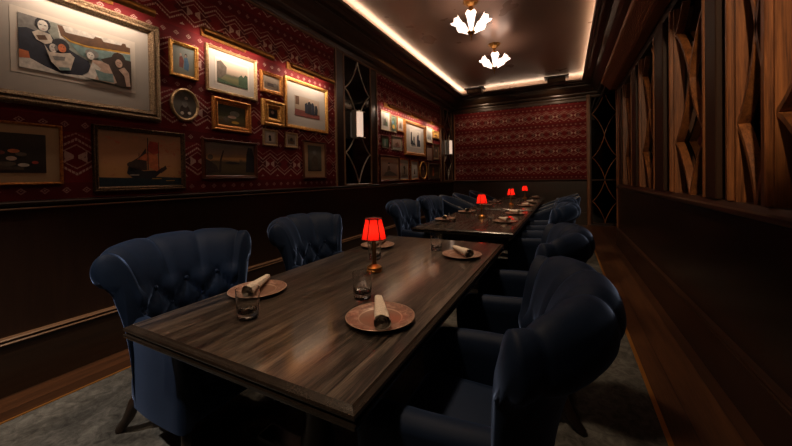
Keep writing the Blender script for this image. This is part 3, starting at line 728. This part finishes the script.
# ------------------------------------------------------------------ pendants and ceiling boxes
def pendant(label, x, y):
    t = thing('pendant_light', label, 'lamp', (x, y, ZC), 0, 'tulip pendant lights')
    q = MB(); q.lathe([(.0,0),(.105,0),(.11,-.012),(.085,-.02),(.095,-.035),(.06,-.05),(.055,-.065),(.02,-.08)], n=24, wob=lambda a, k: 1+.07*math.cos(8*a)); q.build('canopy', M_BRASS, t, smooth=True)
    q = MB(); q.lathe([(.022,-.075),(.034,-.095),(.016,-.12),(.028,-.15),(.012,-.18),(.012,-.34),(.03,-.36),(.045,-.40),(.05,-.43),(.035,-.455),(.012,-.47),(.016,-.49),(.006,-.51),(.006,-.545),(.0,-.55)], n=16)
    q.build('stem', M_BRASS, t, smooth=True)
    for k in range(5):
        a = 2*PI*k/5-1.33
        q = MB(); R = Matrix.Rotation(a, 4, 'Z') @ Matrix.Translation((.05,0,-.425)) @ Matrix.Rotation(math.radians(50), 4, 'Y')
        prof = [(.020,.0),(.027,.03),(.037,.08),(.046,.13),(.055,.18),(.064,.215),(.074,.24)]
        n = 20; rings = []
        for j, (r, z) in enumerate(prof):
            f = j/len(prof)
            rings.append([R @ Vector((r*math.cos(2*PI*i/n), r*math.sin(2*PI*i/n), z+ (.022*f*f*math.cos(2*PI*i/n*5)))) for i in range(n)])
        q.rings(rings, True, True, False); q.build('lamp_shade', M_TULIP, t, smooth=True)
        q = MB(); q.tube([R @ Vector((0,0,z)) for z in (-.03,0,.02)], .02, 8); q.build('lamp_holder', M_BRASS, t, smooth=True)
    la = bpy.data.lights.new('pendant_lamp', 'SPOT'); la.energy = PEND; la.color = (1,.70,.44); la.shadow_soft_size = .12; la.spot_size = math.radians(88); la.spot_blend = .8
    lo = bpy.data.objects.new('lamp_glow', la); COL.objects.link(lo); lo.parent = t; lo.location = (0,0,-.56)
    return t
PEND = 95
for y, lab in ((4.60, 'pendant light with five white tulip shades, the nearer of the two in view'), (6.30, 'pendant light with five white tulip shades, the farther one nearest the back wall'),
               (-.55, 'added pendant light with tulip shades behind the viewer, unseen'), (2.85, 'added pendant light with tulip shades over the nearest table, unseen'), (1.15, 'added pendant light with tulip shades over the front end of the nearest table, unseen')):  # last three hang out of view, added to brighten the room
    pendant(lab, -1.15, y)
WASH = 12
def ceiling_box(label, x, y):
    t = thing('black_ceiling_box', label, 'lamp', (x, y, 3.56), 0, 'black ceiling boxes')
    q = MB(); q.box(-.20, .20, -.12, .14, .0, .125, .008, 1); q.build('housing', M_BLACK, t)
    q = MB(); q.box(-.27, .27, -.17, .16, .128, .15, .004, 1); q.build('top_plate', M_BLACK, t)
    q = MB(); q.box(-.19, .19, -.128, -.12, .01, .11, .002, 1); q.build('front_grille', M_BRASSD, t)
    la = bpy.data.lights.new('added_wash_lamp', 'SPOT'); la.energy = WASH; la.color = (1,.66,.42); la.spot_size = D(140); la.spot_blend = .7; la.shadow_soft_size = .06  # wash added under the box to brighten the back wall
    lo = bpy.data.objects.new('lamp_glow', la); COL.objects.link(lo); lo.parent = t; lo.location = (0,.05,-.03); lo.rotation_euler = Vector((.2 if x < -1 else -.2,.62,-1)).to_track_quat('-Z','Y').to_euler()
    for s in (-1, 1):
        q = MB(); q.box(s*.15-.012, s*.15+.012, -.01, .03, .15, .19); q.build('bracket', M_BLACK, t)
ceiling_box('black box fixture under the ceiling on the picture wall side of the back edge', -2.18, 9.05)
ceiling_box('black box fixture under the ceiling on the partition side of the back edge', -.17, 9.05)

# ------------------------------------------------------------------ tables
def table(label, x0, x1, y0, y1):
    t = thing('dining_table', label, 'table', ((x0+x1)/2, (y0+y1)/2, 0), 0, 'dark oak dining tables')
    W, D = (x1-x0)/2, (y1-y0)/2
    prof = [(.03,.702),(.004,.702),(.0,.708),(.0,.716),(.010,.719),(.010,.724),(.002,.728),(.0,.734),(.003,.740),(.010,.7435),(.016,.746),(.022,.75)]
    q = MB(); rings = [[(-W+d,-D+d,z),(W-d,-D+d,z),(W-d,D-d,z),(-W+d,D-d,z)] for d, z in prof]
    q.rings(rings, True, True, False); q.build('edge_moulding', W_TEDGE, t)
    q = MB(); q.box(-W+.022, W-.022, -D+.022, D-.022, .742, .75); q.build('tabletop', W_TABLE, t)
    q = MB(); q.rings([[(-W+d,-D+d,z),(W-d,-D+d,z),(W-d,D-d,z),(-W+d,D-d,z)] for d, z in ((.20,.62),(.20,.702),(.225,.702),(.225,.62),(.20,.62))], True, False, False); q.build('apron', W_LEG, t)
    for s in (-1, 1):
        y = s*(D-.48)
        q = MB(); q.lathe([(.07,.10),(.075,.16),(.055,.22),(.05,.35),(.06,.5),(.075,.58),(.08,.62),(.08,.70)], (0,y,0), 20); q.build('pedestal', W_LEG, t, smooth=True, angle=40)
        q = MB(); q.box(-.34, .34, y-.05, y+.05, .012, .09, .015); q.box(-.34, -.22, y-.055, y+.055, .010, .035, .006,1); q.box(.22, .34, y-.055, y+.055, .010, .035, .006,1); q.build('foot', W_LEG, t)
    q = MB(); q.box(-.02, .02, -D+.5, D-.5, .22, .30, .006, 1); q.build('stretcher', W_LEG, t)
    return t
TX0, TX1 = -1.512, -.443
table('nearest dark oak table with three place settings and a red lamp in its middle', TX0, TX1, .628, 2.765)
table('second dark oak table, touching the back of the nearest one with a small gap', TX0, TX1, 3.29, 5.43)
table('third dark oak table, just past the second one', TX0, TX1, 5.62, 7.50)
table('last dark oak table, closest to the back wall', TX0, TX1, 7.68, 9.12)

# ------------------------------------------------------------------ chairs
def tufted_chair():
    """faces +Y; back shell with rolled, pleated top; low arms; sabre legs"""
    t = thing('armchair', '', 'chair')
    PH = math.radians(66)
    def plan(s):                                       # s in -1..1 : inner face of the back
        ph = s*PH
        return Vector((0.268*math.sin(ph)/math.sin(PH), -.128+.085*(1-math.cos(ph))/(1-math.cos(PH)), 0)), Vector((math.sin(ph), -math.cos(ph), 0))
    sec = [(.02,.38),(.008,.45),(.0,.53),(.0,.61),(.004,.69),(.016,.77),(.036,.845),(.066,.91),(.108,.960),(.155,.982),(.192,.970),(.217,.936),(.223,.893),(.210,.855),(.186,.830),(.160,.816),(.136,.780),(.108,.71),(.080,.62),(.056,.50),(.042,.38),(.034,.25),(.030,.205)]
    # densify with Catmull-Rom
    def cr(P, m):
        out = []
        for i in range(len(P)-1):
            p0, p1, p2, p3 = P[max(i-1,0)], P[i], P[i+1], P[min(i+2,len(P)-1)]
            for k in range(m):
                u = k/m
                out.append(tuple(.5*((2*p1[j])+(-p0[j]+p2[j])*u+(2*p0[j]-5*p1[j]+4*p2[j]-p3[j])*u*u+(-p0[j]+3*p1[j]-3*p2[j]+p3[j])*u**3) for j in (0,1)))
        out.append(P[-1]); return out
    S = cr(sec, 3); NS = 96
    L = [0.0]
    for a, b in zip(S[:-1], S[1:]): L.append(L[-1]+math.hypot(b[0]-a[0], b[1]-a[1]))
    PW = .082; PHT = .105
    def surf(s, i):
        p, n = plan(s); r, z = S[i]
        k = 1-.28*abs(s)**2.2                          # the roll shrinks towards the wing ends
        hz = 1-.10*abs(s)**2.4
        zz = z if z < .60 else .60+(z-.60)*hz
        return p+n*(r if r < .04 else .04+(r-.04)*k)+Vector((0,0,zz))
    arc = [0.0]; pts0 = [plan(-1+2*j/NS)[0] for j in range(NS+1)]
    for a, b in zip(pts0[:-1], pts0[1:]): arc.append(arc[-1]+(b-a).length)
    mid = arc[-1]/2
    rings = []
    for j in range(NS+1):
        s = -1+2*j/NS; a = (arc[j]-mid)/PW; rg = []
        for i in range(len(S)):
            p = surf(s, i)
            e = (surf(min(s+.01,1), i)-surf(max(s-.01,-1), i)); d = surf(s, min(i+1,len(S)-1))-surf(s, max(i-1,0))
            nn = d.cross(e).normalized()
            r, z = S[i]; l = L[i]
            b = (l-.36)/PHT
            dia = min(abs(math.sin(PI*(a+b)/2)), abs(math.sin(PI*(a-b)/2)))**.55
            pleat = abs(math.sin(PI*(a+1)/2))**.5
            w = min(max((l-.36)/.05, 0), 1)            # 0 on the tufted face, 1 on the roll
            low = min(max((l-.0)/.06, 0), 1)
            ext = min(max((.98-l)/.10, 0), 1)          # pleats die out under the roll, the outside back is plain
            edge = min(1, (1-abs(s))/.06)
            puff = ((1-w)*dia*low+w*(.22+.72*min(1,pleat*1.25)))*ext*edge
            rg.append(p+nn*((.024+.010*(1-w))*puff-.014*ext))
        rings.append(rg)
    def arc_face(q):
        q.rings(rings, True, False, False)
        for rg in (rings[0], rings[-1]):               # wing ends, slightly domed
            c = sum((Vector(p) for p in rg), Vector())/len(rg)
            n = Vector((0,1,0))*.012
            vo = [q.bm.verts.new(p) for p in rg]
            vi = [q.bm.verts.new(c+(Vector(p)-c)*.75+n) for p in rg]
            for k in range(len(rg)):
                q.face([vo[k], vo[(k+1)%len(rg)], vi[(k+1)%len(rg)], vi[k]])
            q.face(vi)
        bmesh.ops.remove_doubles(q.bm, verts=q.bm.verts[:], dist=.0004)
    q = MB(); arc_face(q); q.build('backrest', M_VELVET, t, smooth=True)
    # buttons where the folds cross
    for (na, nb) in ((0,0),(-2,0),(2,0),(-1,-1),(1,-1),(-3,-1),(3,-1),(0,-2),(-2,-2),(2,-2),(-4,0),(4,0)):
        at = na*PW+mid; j = min(range(NS+1), key=lambda k: abs(arc[k]-at)); lt = .36+nb*PHT
        i = min(range(len(S)), key=lambda k: abs(L[k]-lt) if S[k][1] > .4 and k < len(S)//2 else 9)
        if abs(-1+2*j/NS) > .95: continue
        p = Vector(rings[j][i]); q = MB()
        nrm = plan(-1+2*j/NS)[1]*-1
        M = Matrix.Translation(p+nrm*.004) @ nrm.to_track_quat('Z', 'Y').to_matrix().to_4x4()
        q.lathe([(.0115,-.004),(.0115,.0),(.009,.004),(.004,.0062),(.0,.0065)], n=10, M=M); q.build('button', M_VELVET, t, smooth=True)
    # seat: upholstered rail and loose cushion
    q = MB(); q.box(-.285, .285, -.15, .315, .195, .36, .045, 4); q.build('seat_rail', M_VELVET, t, smooth=True)
    q = MB(); q.box(-.212, .212, -.10, .325, .335, .475, .05, 4); q.build('seat', M_VELVET, t, smooth=True)
    for sx in (-1, 1):
        # arm: rounded section, dipping and swelling to a scrolled front
        rr = []
        for k in range(15):
            u = k/14; y = .345-u*.42; 
            top = .612+.024*math.sin(u*PI*.5)-.03*math.exp(-((u)/.09)**2)
            w = .046+.010*math.exp(-(u/.25)**2)
            xc = sx*(.262+.014*math.sin(u*PI)); rg = []
            inset = .018*math.exp(-(u/.03)**2)
            for (dx, z) in ((-w*.9,.24),(-w*.95,.45),(-w,.55),(-w*.92,top-.025),(-w*.5,top-.003),(0,top),(w*.5,top-.003),(w*.95,top-.03),(w*.85,.55),(w*.72,.45),(w*.75,.30),(w*.7,.205),(0,.20)):
                rg.append((xc+(dx*(1-inset*8) if inset else dx)*sx, y-(0 if z > .3 else .02*(1-u)), z-(inset if z > .5 else 0)))
            rr.append(rg)
        q = MB(); q.rings(rr); q.build('arm', M_VELVET, t, smooth=True, angle=75)
        # legs
        q = MB(); q.tube([(sx*.24,.27,.215),(sx*.25,.275,.12),(sx*.26,.28,.02),(sx*.26,.28,.0)], [.030,.024,.017,.016], 10); q.build('leg', W_LEG, t, smooth=True)
        q = MB(); q.tube([(sx*.22,-.12,.235),(sx*.245,-.185,.16),(sx*.255,-.225,.08),(sx*.268,-.282,.012),(sx*.268,-.282,.0)], [.034,.030,.025,.021,.020], 10); q.build('leg', W_LEG, t, smooth=True)
    return t
def tub_chair():
    """slimmer barrel chair: shell whose top slopes from the back down to the arm fronts"""
    t = thing('tub_chair', '', 'chair'); N = 40; rings = []
    for j in range(N+1):
        s = -1+2*j/N; a = s*PI*.5
        if abs(s) < .62:
            b = s/.62*PI/2; p = Vector((.31*math.sin(b), -.05-.25*math.cos(b), 0)); n = Vector((math.sin(b), -math.cos(b), 0))
        else:
            k = (abs(s)-.62)/.38; sg = 1 if s > 0 else -1
            p = Vector((sg*(.31+.01*k), -.05+.37*k, 0)); n = Vector((sg, 0, 0))
        top = .93-.31*min(1, abs(s)**1.5*1.05)
        lean = .09*(1-abs(s))
        rg = []
        for (d, z) in ((.0,.30),(.0,.45),(.012+lean*.6,top-.05),(.03+lean,top-.008),(.05+lean,top),(.072+lean,top-.015),(.078+lean*.9,top-.06),(.07,.45),(.06,.21)):
            rg.append(p+n*d+Vector((0,0,z)))
        rings.append(rg)
    q = MB(); q.rings(rings); q.build('backrest', M_VELVET, t, smooth=True, angle=70)
    q = MB(); q.tube([Vector(r[4])+Vector((0,0,.002)) for r in rings], .007, 6); q.build('piping', M_PIPING, t, smooth=True)
    q = MB(); q.box(-.31, .31, -.24, .315, .195, .34, .04, 3); q.build('seat_rail', M_VELVET, t, smooth=True)
    q = MB(); q.box(-.29, .29, -.24, .32, .335, .465, .045, 3); q.build('seat', M_VELVET, t, smooth=True)
    for sx in (-1, 1):
        q = MB(); q.tube([(sx*.27,.27,.21),(sx*.275,.275,.02),(sx*.275,.275,.0)], [.026,.017,.016], 8); q.build('leg', W_LEG, t, smooth=True)
        q = MB(); q.tube([(sx*.25,-.2,.21),(sx*.26,-.267,.015),(sx*.26,-.267,.0)], [.028,.018,.017], 8); q.build('leg', W_LEG, t, smooth=True)
    return t
CL, CR = -1.775, -.215
GC = 'navy velvet chairs around the tables'
arm0 = tufted_chair()
L_, R_ = -PI/2, PI/2
def put(proto, x, y, rz, label, first=False):
    if first:
        proto.location = (x, y, .0115); proto.rotation_euler = (0,0,rz); proto['label'] = label; proto['group'] = GC; return proto
    return dup(proto, (x, y, .0115), rz, label, GC)
put(arm0, CL, 1.10, L_, 'tufted navy armchair on the picture wall side, at the front corner of the nearest table', True)
put(arm0, CL, 2.11, L_, 'tufted navy armchair on the picture wall side, beside the red lamp of the nearest table')
put(arm0, CL, 3.98, L_, 'tufted navy armchair on the picture wall side, at the near end of the second table')
put(arm0, CL, 4.98, L_, 'tufted navy armchair on the picture wall side, at the far end of the second table')
put(arm0, CR, 1.11, R_, 'largest navy armchair, its rolled back in the foreground beside the partition')
put(arm0, CR, 2.12, R_, 'navy armchair on the partition side, right behind the foreground armchair')
put(arm0, CR, 3.98, R_, 'navy armchair with rounded rolled back on the partition side, near end of the second table')
put(arm0, CR, 4.98, R_, 'navy armchair with rounded rolled back on the partition side, far end of the second table')
tub0 = tub_chair()
put(tub0, CL+.02, 6.18, L_, 'sloping navy tub chair on the picture wall side, near end of the third table', True)
put(tub0, CL+.02, 7.06, L_, 'sloping navy tub chair on the picture wall side, far end of the third table')
put(tub0, CL+.02, 8.45, L_, 'sloping navy tub chair on the picture wall side, at the last table')
put(tub0, CR-.02, 6.22, R_, 'sloping navy tub chair on the partition side, near end of the third table')
put(tub0, CR-.02, 7.10, R_, 'sloping navy tub chair on the partition side, far end of the third table')

# ------------------------------------------------------------------ table settings
def plate_proto():
    t = thing('plate', '', 'plate')
    q = MB(); q.lathe([(.075,0),(.080,.003),(.088,.007),(.128,.0155),(.1345,.0175),(.1345,.0190),(.128,.0185),(.088,.0115),(.078,.0075),(.0,.0070)], n=56, cap0=True, cap1=False)
    q.build('dish', M_PLATE, t, smooth=True); return t
def napkin_proto():
    """rolled linen napkin: flared cone with a spiral end"""
    t = thing('napkin', '', 'napkin')
    q = MB(); n = 24; rings = []
    for k in range(13):
        u = k/12; x = -.14+.27*u; r = .0145+.0125*u; rg = []
        for i in range(n):
            a = 2*PI*i/n
            rr = r*(1+.05*math.sin(3*a+u*2)+(.16 if i == 3 else 0))
            z = rr*math.sin(a)
            rg.append((x+(.006*math.cos(a) if k in (0,12) else 0), rr*math.cos(a)*1.12, z+r*.98))
        rings.append(rg)
    q.rings(rings, True, True, False); 
    # rolled-in layers at the open end
    r0 = .027
    lay = []
    for i in range(61):
        a = 2*PI*2.4*i/60; rr = r0*(.97-.74*i/60)
        lay.append((rr*math.cos(a)*1.1, rr*math.sin(a)+r0*.98))
    R = [[(x, y, z) for y, z in lay] for x in (.06, .128)]
    q.rings(R, False, False, False)
    q.build('cloth_roll', M_NAPKIN, t, smooth=True, angle=60)
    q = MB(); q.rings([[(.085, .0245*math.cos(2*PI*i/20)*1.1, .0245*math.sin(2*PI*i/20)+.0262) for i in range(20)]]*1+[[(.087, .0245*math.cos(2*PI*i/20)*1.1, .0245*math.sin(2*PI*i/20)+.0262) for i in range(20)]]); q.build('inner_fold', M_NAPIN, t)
    return t
def tumbler_proto():
    t = thing('tumbler', '', 'glass')
    def wob(a, k): return 1
    n = 40
    outer = [(.034,0),(.0385,.002),(.0395,.010),(.0402,.022),(.0410,.034),(.0418,.046),(.0428,.060),(.0440,.085),(.0452,.118)]
    inner = [(.0432,.118),(.0420,.085),(.0408,.060),(.0392,.046),(.036,.032),(.028,.026),(.012,.024),(.0,.0235)]
    q = MB()
    def w(a, k):
        return 1+(.035*abs(math.sin(a*5)) if 2 <= k <= 4 else .012*abs(math.sin(a*5)) if k == 5 else 0)
    q.lathe(outer+inner, n=n, cap0=True, cap1=False, wob=w)
    q.build('bowl', M_GLASS, t, smooth=True, angle=35); return t
def lamp_proto():
    t = thing('table_lamp', '', 'lamp')
    q = MB(); q.lathe([(.0,0),(.042,0),(.045,.004),(.045,.013),(.041,.016),(.044,.020),(.044,.027),(.036,.033),(.022,.038),(.015,.046),(.0,.046)], n=32); q.build('base', M_BRASS, t, smooth=True, angle=40)
    q = MB(); q.lathe([(.014,.045),(.0155,.05),(.0125,.06),(.0125,.175),(.016,.18),(.016,.19),(.008,.20)], n=20); q.build('stem', M_BRASSS, t, smooth=True, angle=40)
    q = MB(); n = 48
    f = lambda r: (lambda a: r)
    rings = []
    for r, z in ((.071,.192),(.065,.225),(.057,.262),(.050,.290),(.0465,.312)):
        rings.append([(r*math.cos(2*PI*i/n), r*math.sin(2*PI*i/n), z) for i in range(n)])
    q.rings(rings, True, False, False); q.build('lamp_shade', M_RSHADE, t, smooth=True)
    for k in range(6):
        a = 2*PI*k/6+.52
        q = MB(); q.tube([((r+.001)*math.cos(a), (r+.001)*math.sin(a), z) for r, z in ((.071,.192),(.065,.225),(.057,.262),(.050,.290),(.0465,.312))], .0032, 6); q.build('shade_rib', M_REDTRIM, t)
    for r, z in ((.0715,.192),(.047,.312)):
        q = MB(); q.tube([(r*math.cos(2*PI*i/32), r*math.sin(2*PI*i/32), z) for i in range(33)], .003, 6); q.build('braid', M_REDTRIM, t)
    la = bpy.data.lights.new('candle_bulb', 'POINT'); la.energy = .36; la.color = (1,.66,.40); la.shadow_soft_size = .02
    lo = bpy.data.objects.new('lamp_glow', la); COL.objects.link(lo); lo.parent = t; lo.location = (0,0,.245)
    return t
plate0, nap0, tum0, lamp0 = plate_proto(), napkin_proto(), tumbler_proto(), lamp_proto()
used = set()
def place(proto, x, y, rz, label, group, z=TT):
    if proto.name not in used:
        used.add(proto.name); proto.location = (x, y, z); proto.rotation_euler = (0,0,rz); proto['label'] = label; proto['group'] = group; return proto
    return dup(proto, (x, y, z), rz, label, group)
settings = [  # plate x, y, napkin angle, glass x, y, wording
    (-.642, 1.095, D(-57), -.832, 1.262, 'on the nearest table, partition side, before its lamp'),
    (-1.345, 1.112, D(-60), -1.130, .885, 'on the nearest table, front corner, picture wall side'),
    (-1.345, 2.270, D(-85), -1.150, 1.900, 'directly behind the lamp of the nearest table'),
    (-.640, 2.220, D(-52), -.862, 2.320, 'on the nearest table, far end, partition side'),
    (-1.365, 4.000, D(-75), -1.225, 3.86, 'on the second table, near end, picture wall side'),
    (-.650, 4.060, D(-60), -.82, 4.15, 'on the second table, near end, partition side'),
    (-1.350, 4.980, D(-70), -1.20, 4.82, 'on the second table, far end, picture wall side'),
    (-.645, 4.960, D(-57), -.82, 5.08, 'on the second table, far end, partition side'),
    (-1.330, 6.300, D(-72), -1.15, 6.12, 'on the third table, near end, picture wall side'),
    (-.625, 6.330, D(-58), -.80, 6.46, 'on the third table, near end, partition side'),
    (-1.330, 7.120, D(-72), -1.16, 6.96, 'on the third table, far end, picture wall side'),
    (-.620, 7.130, D(-58), -.80, 7.26, 'on the third table, far end, partition side'),
    (-1.20, 8.60, D(-72), -1.02, 8.45, 'on the last table, picture wall side'),
    (-.65, 8.62, D(-58), -.80, 8.74, 'on the last table, partition side'),
]
for x, y, a, gx, gy, w in settings:
    place(plate0, x, y, 0, 'copper plate '+w, 'copper pink plates')
    place(nap0, x, y, a, 'rolled linen napkin '+w, 'rolled napkins', TT+.0195)
    place(tum0, gx, gy, random.random(), 'glass tumbler '+w, 'glass tumblers')
for x, y, w in ((-1.005, 1.655, 'red shaded table lamp in the middle of the nearest table'), (-.99, 4.40, 'red shaded table lamp in the middle of the second table'),
                (-.905, 6.45, 'red shaded table lamp in the middle of the third table'), (-.85, 8.30, 'red shaded table lamp on the last table by the back wall')):
    place(lamp0, x, y, 0, w, 'red table lamps')

# ------------------------------------------------------------------ unseen lamps added in the passage and behind the viewer
t = thing('added_downlight', 'added unseen downlight in the passage past the partition end, hidden from the tables', 'lamp', (1.15, 8.3, ZC-.02))
q = MB(); q.lathe([(.05,0),(.06,0),(.06,.018),(.05,.018),(.05,0)], n=20, cap0=False, cap1=False); q.build('trim_ring', M_BRASSD, t)
la = bpy.data.lights.new('added_passage_lamp', 'SPOT'); la.energy = 30; la.color = (1,.62,.34); la.spot_size = D(95); la.spot_blend = .6; la.shadow_soft_size = .05
lo = bpy.data.objects.new('lamp_glow', la); COL.objects.link(lo); lo.parent = t; lo.location = (0,0,-.01)

def downlight(label, x, y, target, energy, size, col=(1,.68,.42)):  # unseen ceiling lamp added to brighten the front floor and the partition
    t = thing('added_downlight', label, 'lamp', (x, y, ZC-.02))
    q = MB(); q.lathe([(.05,0),(.06,0),(.06,.018),(.05,.018),(.05,0)], n=20, cap0=False, cap1=False); q.build('trim_ring', M_BRASSD, t)
    la = bpy.data.lights.new('added_downlight_lamp', 'SPOT'); la.energy = energy; la.color = col; la.spot_size = D(size); la.spot_blend = .5; la.shadow_soft_size = .05
    lo = bpy.data.objects.new('lamp_glow', la); COL.objects.link(lo); lo.parent = t; lo.location = (0,0,-.01)
    lo.rotation_euler = (Vector(target)-Vector((x, y, ZC-.03))).to_track_quat('-Z', 'Y').to_euler()
downlight('added unseen downlight behind the viewer on the picture wall side', -1.9, -.9, (-2.30, .7, 0), 250, 38, (1,.85,.70))
downlight('added unseen downlight behind the viewer beside the partition', .20, -.35, (.97, 4.2, 2.05), 340, 50)

# ------------------------------------------------------------------ world, camera, view
w = bpy.data.worlds.new('World'); SC.world = w; w.use_nodes = True
w.node_tree.nodes['Background'].inputs[0].default_value = (1,.8,.65,1); w.node_tree.nodes['Background'].inputs[1].default_value = .002

F, YAW, PITCH, ROLL, SY = 328.26, D(27.26), D(.72), D(-.91), -41.16
cd = bpy.data.cameras.new('Camera'); cam = bpy.data.objects.new('Camera', cd); COL.objects.link(cam)
cd.sensor_fit = 'HORIZONTAL'; cd.sensor_width = 36; cd.lens = F*36/792; cd.clip_start = .02
cd.shift_y = SY/792
f = Vector((-math.sin(YAW)*math.cos(PITCH), math.cos(YAW)*math.cos(PITCH), -math.sin(PITCH)))
r = Vector((math.cos(YAW), math.sin(YAW), 0)); u = r.cross(f)
r2 = r*math.cos(ROLL)+u*math.sin(ROLL); u2 = -r*math.sin(ROLL)+u*math.cos(ROLL)
M = Matrix((r2, u2, -f)).transposed().to_4x4(); M.translation = (0,0,1.30)
cam.matrix_world = M
SC.camera = cam
SC.view_settings.view_transform = 'Standard'; SC.view_settings.look = 'None'
SC.view_settings.exposure = 0.15; SC.view_settings.gamma = 1; SC.view_settings.use_curve_mapping = False
SC.cycles.use_denoising = True
SC.cycles.sample_clamp_indirect = 4.0
SC.cycles.caustics_reflective = False; SC.cycles.caustics_refractive = False
SC.cycles.max_bounces = 10; SC.cycles.transmission_bounces = 10
